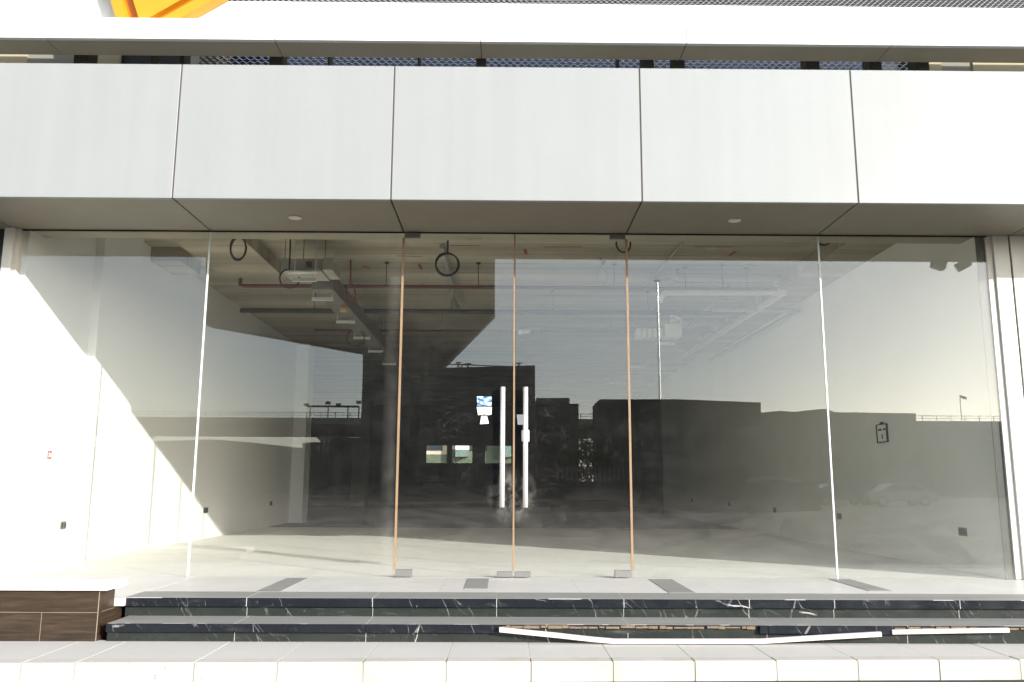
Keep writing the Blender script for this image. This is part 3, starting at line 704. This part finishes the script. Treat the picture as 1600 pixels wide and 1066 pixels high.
for u in (1044, 1062): MB().tube([at(u, 506, y=ya+.2), Vector((at(u, 506, y=ya+.2).x, ya+.2, 4.13))], .006, 6).build('hanger_rod', 'dark_pipe', AU)
# strip lamp and pale battens deep in the room
q_ = at(812, 519, y=7.0); w_ = at(842, 514, y=7.4)
tag(MB().tube([q_, w_], .05, 12).build('tube_offcut', 'white_plastic'), 'short white pipe offcut hung crooked behind the right door', 'pipe offcut')
for (u0, u1, v), lab in (((1025, 1055, 537), 'pale cross batten nearest the right wall'), ((985, 1007, 574), 'pale cross batten dim in the middle of the ceiling'), ((952, 970, 598), 'pale cross batten farthest back in the room')):
    q_ = at(u0, v, z=3.45); w_ = at(u1, v, z=3.45)
    t = tag(MB().box(q_.x, w_.x, q_.y, q_.y+.04, 3.43, 3.47).build('ceiling_batten', 'galv_bright'), lab, 'batten', 'battens under the ceiling')
# wall sockets
def socket(lab, side, u, v, w, h, mat='socket'):
    X = -4.915 if side < 0 else 4.930
    c = at(u, v, x=X)
    if side < 0 and c.y < 1.43: X = -4.960; c = at(u, v, x=X)
    t = thing('wall_socket', lab, 'socket', c, 'wall sockets')
    s_ = 1 if side < 0 else -1
    MB().box(X+s_*.0005, X+s_*.012, c.y-w/2, c.y+w/2, c.z-h/2, c.z+h/2).build('cover_plate', mat, t, .003)
    n = 2 if w > .1 else 1
    for k in range(n):
        yy = c.y+(k-(n-1)/2)*.065
        MB().box(X+s_*.0122, X+s_*.014, yy-.022, yy+.022, c.z-.024, c.z+.024).build('insert', 'rubber', t)
socket('grey steel socket plate low on the sunlit left wall', -1, 98, 821, .11, .088, 'socket_steel')
socket('dark socket plate at the sun shadow edge on the left wall', -1, 321, 797.5, .19, .088)
socket('small dark socket in the shade farther along the left wall', -1, 423, 787, .17, .088)
socket('wide black double socket nearest the glass on the right wall', 1, 1505, 831, .155, .088)
socket('dark socket just past the white glass joint on the right wall', 1, 1312, 807, .145, .088)
socket('dark socket in the middle of the right wall', 1, 1211, 797, .15, .088)
socket('smaller dark socket second farthest on the right wall', 1, 1140, 788, .15, .088)
socket('smallest dark socket farthest back on the right wall', 1, 1082, 782, .15, .088)
c = at(77, 711, x=-4.960)
t = thing('fire_sign', 'small red and white fire call sign on the sunlit left wall', 'sign', c)
MB().box(-4.9595, -4.952, c.y-.038, c.y+.038, c.z-.045, c.z+.045).build('sign_plate', 'red_sign', t, .002)
MB().box(-4.9518, -4.950, c.y-.026, c.y-.012, c.z-.028, c.z+.028).box(-4.9517, -4.9501, c.y-.004, c.y+.024, c.z-.02, c.z+.018).build('sign_symbol', 'paper', t)
c = at(1380, 676, x=4.93)
t = thing('wall_box', 'black outlined box with a clip fixed on the right wall', 'wall box', c)
a0, a1 = at(1371, 664, x=4.93), at(1389, 691, x=4.93)
yy0, yy1 = sorted((a0.y, a1.y)); zz0, zz1 = sorted((a0.z, a1.z)); tk = .011
MB().box(4.905, 4.9295, yy0, yy1, zz1-tk, zz1).box(4.905, 4.9295, yy0, yy1, zz0, zz0+tk).box(4.9052, 4.9294, yy0, yy0+tk, zz0+tk, zz1-tk).box(4.9052, 4.9294, yy1-tk, yy1, zz0+tk, zz1-tk).build('box_frame', 'rubber', t)
MB().box(4.918, 4.9295, yy0+tk, yy1-tk, zz0+tk, zz1-tk).build('box_plate', 'paint_grey', t)
MB().box(4.913, 4.9178, yy0+.05, yy0+.11, zz1-.085, zz1-.06).box(4.913, 4.9178, yy0+.16, yy1-.05, zz1-.085, zz1-.06).box(4.913, 4.9178, (yy0+yy1)/2-.012, (yy0+yy1)/2+.012, zz0+.05, zz0+.11).box(4.91, 4.9294, (yy0+yy1)/2-.04, (yy0+yy1)/2+.04, zz1, zz1+.025).build('box_marks', 'rubber', t)

# papers stuck to the doors
def paper(name, lab, cat, pts, mat, y=-.0068, curl=0):
    b = MB(); P = [(at(u, v, y=0).x, at(u, v, y=0).z) for u, v in pts]
    b.prism(P, 'y', y-.0012, y)
    return tag(b.build(name, mat), lab, cat)
t = thing('brochure', 'printed brochure with blue picture stuck on the left door glass', 'brochure', at(756, 634, y=-.007))
P = lambda pts: [(at(u, v, y=0).x, at(u, v, y=0).z) for u, v in pts]
MB().prism(P([(745, 619.5), (768, 620), (768, 634), (746, 634)]), 'y', -.009, -.007).build('picture_half', 'brochure', t)
MB().prism(P([(745, 636), (768.5, 636), (768, 648), (763, 649), (757, 647.5), (747, 649)]), 'y', -.0088, -.007).build('blank_half', 'paper', t)
paper('paper_tag', 'torn white paper tag below the brochure on the left door', 'paper tag', [(752, 650), (761, 650), (764, 662), (750, 663)], 'paper')
t = paper('notice', 'small white notice on the right door beside the amber seam', 'notice', [(807.5, 648), (817.5, 648), (817.5, 664), (809, 664)], 'paper')
t2 = paper('notice', 'small white notice on the right door behind the pull handle', 'notice', [(815, 672.5), (827, 672), (827, 690), (815, 690)], 'paper')
for o_ in (t, t2): o_['group'] = 'notices on the right door'

# ================================================================== across the street (mirrored in the glass)
def far(u, v, L): q = at(u, v, y=L); return (q.x, q.z)
def gz(): return ZR-.01
def bld(lab, L, depth, pts, mat, wins=None, cat='building', name='building', base=None):
    P_ = [far(u, v, L) for u, v in pts]; xs = [p_[0] for p_ in P_]
    t = thing(name, lab, cat, ((min(xs)+max(xs))/2, -L-depth/2, gz()))
    z0 = gz()
    pr = P_ if base is None else P_
    if base is None: pr = [(P_[0][0], z0)]+P_+[(P_[-1][0], z0)]
    MB().prism(pr, 'y', -L, -L-depth).build('wall', mat, t)
    if wins:
        x0, x1, za, zb, nx, nz, ww, wh = wins
        for i in range(nx):
            for k in range(nz):
                xc = x0+(x1-x0)*(i+.5)/nx; zc_ = za+(zb-za)*(k+.5)/nz
                box('window', 'window', t, xc-ww/2, xc+ww/2, -L-.05, -L+.03, zc_-wh/2, zc_+wh/2)
    return t
OT = bld('tall dark tower with a flaring overhung top across the street', 80, 2.5, [(320, 340), (320, 506), (568, 550), (568, 700), (660, 720), (660, 578), (692, 572), (773, 490), (773, 340)], 'bldg_dark', name='tower_building', base=1)
box('lower_wall', 'bldg_dark', OT, at(569, 700, y=80).x, at(659, 700, y=80).x, -80.2, -82.3, gz(), at(600, 690, y=80).z)
b60 = bld('broad flat roofed dark building in front of the tower', 60, 14, [(568, 576), (632, 574), (690, 575), (836, 571)], 'bldg_dark', (-11, 2, 1.5, 9, 7, 3, 1.0, 1.2))
for u, h in ((716, 10), (722, 6), (731, 8), (811, 9)):
    q_ = at(u, 574, y=62); MB().tube([(q_.x, -62, q_.z-.2), (q_.x, -62, q_.z+h*.045)], .07, 6).tube([(q_.x-.25, -62, q_.z+h*.035), (q_.x+.25, -62, q_.z+h*.04)], .05, 6).build('roof_antenna', 'rubber', b60)
MB().tube([(at(692, 571, y=62).x, -62, at(692, 569, y=62).z), (at(800, 575, y=62).x, -62, at(800, 573, y=62).z)], .05, 6).build('roof_rail', 'rubber', b60)
bld('low stepped dark building beside the broad flat roofed one', 70, 4, [(838, 622), (890, 622), (890, 631), (904, 631)], 'bldg_dark', (3, 6.5, 1.5, 7.5, 3, 2, .7, 1.0))
bld('wide dark warehouse block behind the picket fence', 55, 3, [(932, 630), (937, 624), (1060, 624), (1187, 629)], 'bldg_dark', (8, 18.5, 1.5, 6, 6, 2, 1.0, 1.1))
bld('long low grey building with an uneven roofline', 90, 4, [(1180, 646), (1218, 642), (1240, 644), (1262, 641), (1285, 639), (1300, 641), (1305, 644), (1433, 646)], 'bldg', (30, 48, 2, 8, 9, 2, 1.0, 1.4))
bld('low long shed with a sloping roof under the viaduct', 100, 12, [(120, 702), (200, 690), (340, 687), (400, 692), (470, 700), (520, 708)], 'bldg', None, 'shed')
bld('long low boundary wall under the far end of the viaduct', 104, 3, [(1425, 676), (1560, 677), (1760, 679)], 'bldg_dark', None, 'boundary wall', 'boundary_wall')
bld('low dark block under the viaduct, left of the tower', 85, 8, [(474, 692), (520, 690), (524, 684), (570, 684)], 'bldg_dark')
# viaduct with piers and railing
VI = thing('viaduct', 'long concrete viaduct with railing crossing behind the low buildings', 'viaduct', (0, -122, gz()))
zd0, zd1 = at(600, 680, y=120).z, at(600, 653, y=120).z
MB().prism([(-122, zd0+.6), (-124, zd0), (-127, zd0), (-129, zd0+.6), (-130, zd1-.9), (-130, zd1), (-120.5, zd1), (-120.5, zd1-.9)], 'x', -140, 170).build('deck', 'viaduct', VI)
for x in (-118, -88, -58, -27, -10.5, 16, 39, 59, 88, 118): MB().prism([(x-1.2, gz()), (x+1.2, gz()), (x+1.2, zd0-1.2), (x+2.6, zd0+.3), (x-2.6, zd0+.3), (x-1.2, zd0-1.2)], 'y', -123.8, -126.6).build('viaduct_pier', 'viaduct', VI)
rl = MB()
rl.box(-140, 170, -120.75, -120.65, zd1+.75, zd1+.83); rl.box(-140, 170, -120.75, -120.66, zd1+.35, zd1+.41)
xx = -138
while xx < 168: rl.box(xx, xx+.09, -120.74, -120.67, zd1, zd1+.75); xx += 2.2
rl.build('railing', 'dark_pipe', VI)
# overhead gantry on the viaduct
GA = thing('line_gantry', 'dark horizontal gantry with lamps standing on the viaduct', 'gantry', (at(522, 640, y=125).x, -125, zd1))
ga = MB(); a = at(482, 635, y=125); b_ = at(562, 635, y=125)
ga.box(a.x, b_.x, -125.1, -124.9, a.z-.15, a.z+.15)
for u in (486, 514, 545, 562): q_ = at(u, 640, y=125); ga.box(q_.x-.08, q_.x+.08, -125.08, -124.92, zd1-.1, a.z+.1)
for u, v in ((480, 633), (514, 630), (530, 633), (562, 629)): q_ = at(u, v, y=125); ga.box(q_.x-.35, q_.x+.35, -125.3, -124.7, q_.z-.2, q_.z+.25)
ga.build('gantry_frame', 'rubber', GA)
LP = thing('lamp_post', 'tall pale lamp post rising behind the warehouse block', 'lamp post', (at(1025, 600, y=75).x, -75, gz()))
q_ = at(1025, 440, y=75)
pb = MB(); ca, sa = math.cos(R(29)), math.sin(R(29))
pb.prism([(q_.x+ca*a_-sa*c_, -75+sa*a_+ca*c_) for a_, c_ in ((-.10, -.10), (.10, -.10), (.10, .10), (-.10, .10))], 'z', gz(), q_.z)
pb.build('pole', 'lamp_post', LP)
MB().box(q_.x-.3, q_.x+.3, -75.15, -74.85, q_.z, q_.z+.15).build('lamp_head', 'lamp_post', LP, .03)
FP = thing('flagpole', 'thin flagpole with a small flag standing on the viaduct', 'flagpole', (at(1503, 640, y=126).x, -126, zd1))
q_ = at(1502, 617, y=126)
MB().tube([(q_.x, -126, zd1-.1), (q_.x, -126, q_.z)], .06, 8).build('pole', 'grey_plastic', FP)
fb = MB()
for k in range(6):
    x0, x1 = q_.x+.06+k*.16, q_.x+.06+(k+1)*.16; yy = lambda i: -126+.08*math.sin(i*1.3)
    fb.quad((x0, yy(k), q_.z-.5-k*.05), (x1, yy(k+1), q_.z-.55-k*.05), (x1, yy(k+1), q_.z-.08-k*.05), (x0, yy(k), q_.z-.03-k*.05))
fb.build('flag', 'grey_plastic', FP)
# picket fence
FE = thing('picket_fence', 'low white picket fence across the road in front of the dark blocks', 'fence', (6, -35, gz()))
fx0, fx1 = at(870, 740, y=35).x, at(1002, 740, y=35).x
pk = MB(); x = fx0
while x < fx1: pk.box(x, x+.10, -35.02, -34.98, gz()+1.45, gz()+2.2); x += .24
for z in (1.55, 2.0): pk.box(fx0, fx1, -35.06, -35.021, gz()+z, gz()+z+.06)
pk.build('pickets', 'picket', FE)
box('base_wall', 'bldg_dark', FE, fx0-.3, fx1+9, -35.12, -34.92, gz(), gz()+1.449)
# trees seen in the gap between the blocks and along the street
def tree(x, y, h, cr, lab, seed):
    rnd = random.Random(seed)
    t = thing('street_tree', lab, 'tree', (x, y, gz()), 'street trees across the road')
    tr = MB().tube([(x, y, gz()), (x+.1, y, gz()+h*.25), (x-.05, y+.1, gz()+h*.5)], .16, 8, r1=.09)
    for k in range(6):
        a = k*1.05+rnd.random(); tr.tube([(x, y, gz()+h*(.3+.03*k)), (x+cr*.4*math.cos(a), y+cr*.4*math.sin(a), gz()+h*(.5+.04*k)), (x+cr*.8*math.cos(a), y+cr*.8*math.sin(a), gz()+h*(.6+.05*k))], .06, 6, r1=.015)
    tr.build('trunk', 'bark', t)
    lf = MB()
    cl_ = [Vector((rnd.gauss(0, .5)*cr, rnd.gauss(0, .5)*cr, h*.68+rnd.gauss(0, .17)*h)) for _ in range(36)]
    for c_ in cl_:
        for _ in range(70):
            p_ = Vector((x, y, gz()))+c_+Vector((rnd.gauss(0, .28), rnd.gauss(0, .28), rnd.gauss(0, .22)))*cr*.55
            d_ = Vector((rnd.uniform(-1, 1), rnd.uniform(-1, 1), rnd.uniform(-.7, .4))).normalized()*rnd.uniform(.10, .22)
            e_ = d_.orthogonal().normalized()*rnd.uniform(.03, .07)
            lf.quad(p_-e_, p_+d_*.5-e_*1.4, p_+d_, p_+d_*.5+e_*1.4)
    lf.build('crown', 'leaf', t)
tree(at(917, 720, y=48).x, -48, 4.6, 1.5, 'small sparse tree in the gap between two dark blocks', 3)
tree(at(1455, 720, y=70).x, -70, 5.5, 2.2, 'wide tree at the far end near the viaduct flagpole', 7)
# parked cars
def make_car(lab, mat, x, y, suv, flip=1):
    t = thing('parked_car', lab, 'car', (x, y, ZR), 'cars parked across the road')
    L2 = 2.2 if not suv else 2.35; H = 1.45 if not suv else 1.78
    prof = [(-L2, .32), (-L2, .75), (-L2*.96, .86), (-L2*.62, .92), (-L2*.33, H*.97), (-.1, H), (L2*.45, H*.97), (L2*.78, .98 if not suv else H*.90), (L2*.97, .92), (L2, .6), (L2, .32)]
    prof = [(x+flip*a, ZR+b) for a, b in prof]
    MB().prism(prof, 'y', y-.88, y+.88).build('body', mat, t, .05, 2)
    gl_ = [(-L2*.50, .96), (-L2*.30, H*.92), (L2*.40, H*.92), (L2*.62, 1.0)]
    MB().prism([(x+flip*a, ZR+b) for a, b in gl_], 'y', y-.89, y+.89).build('side_window', 'window', t)
    for dx in (-L2*.62, L2*.62):
        for dy in (-.80, .80):
            w_ = MB().tube([(x+dx, y+dy-.11, ZR+.33), (x+dx, y+dy+.11, ZR+.33)], .33, 18).build('wheel', 'tyre', t)
            MB().tube([(x+dx, y+dy-.115, ZR+.33), (x+dx, y+dy+.115, ZR+.33)], .2, 14).build('rim', 'galv', w_)
    for dy in (-.62, .62):
        box('headlight', 'lens', t, x-flip*(L2-.02), x-flip*(L2+.015), y+dy-.16, y+dy+.16, ZR+.66, ZR+.80)
        box('tail_light', 'red_sign', t, x+flip*(L2-.02), x+flip*(L2+.015), y+dy-.14, y+dy+.14, ZR+.68, ZR+.86)
make_car('white estate car parked before the warehouse block', 'car_white', at(1195, 740, y=44).x, -44, True)
make_car('grey saloon parked between two white cars', 'car_grey', at(1310, 740, y=48).x, -48, False, -1)
make_car('white saloon parked farthest towards the viaduct', 'car_white', at(1402, 740, y=47).x, -47, False)
# building behind the shop, seen through the rear windows
rb = thing('rear_building', 'cream building with blue balconies seen through the rear windows', 'building', (-1, 60, gz()))
box('wall', 'bldg_cream', rb, -30, 30, 60, 70, gz(), 14)
for k in range(-6, 7):
    box('window', 'window', rb, k*3.6-.7+1.5, k*3.6+.7+1.5, 59.96, 60.1, 3.5, 4.7)
    box('balcony', 'white_plastic', rb, k*3.6+.9-1.2, k*3.6+1.9-1.2, 58.9, 59.96, 3.0, 4.4)
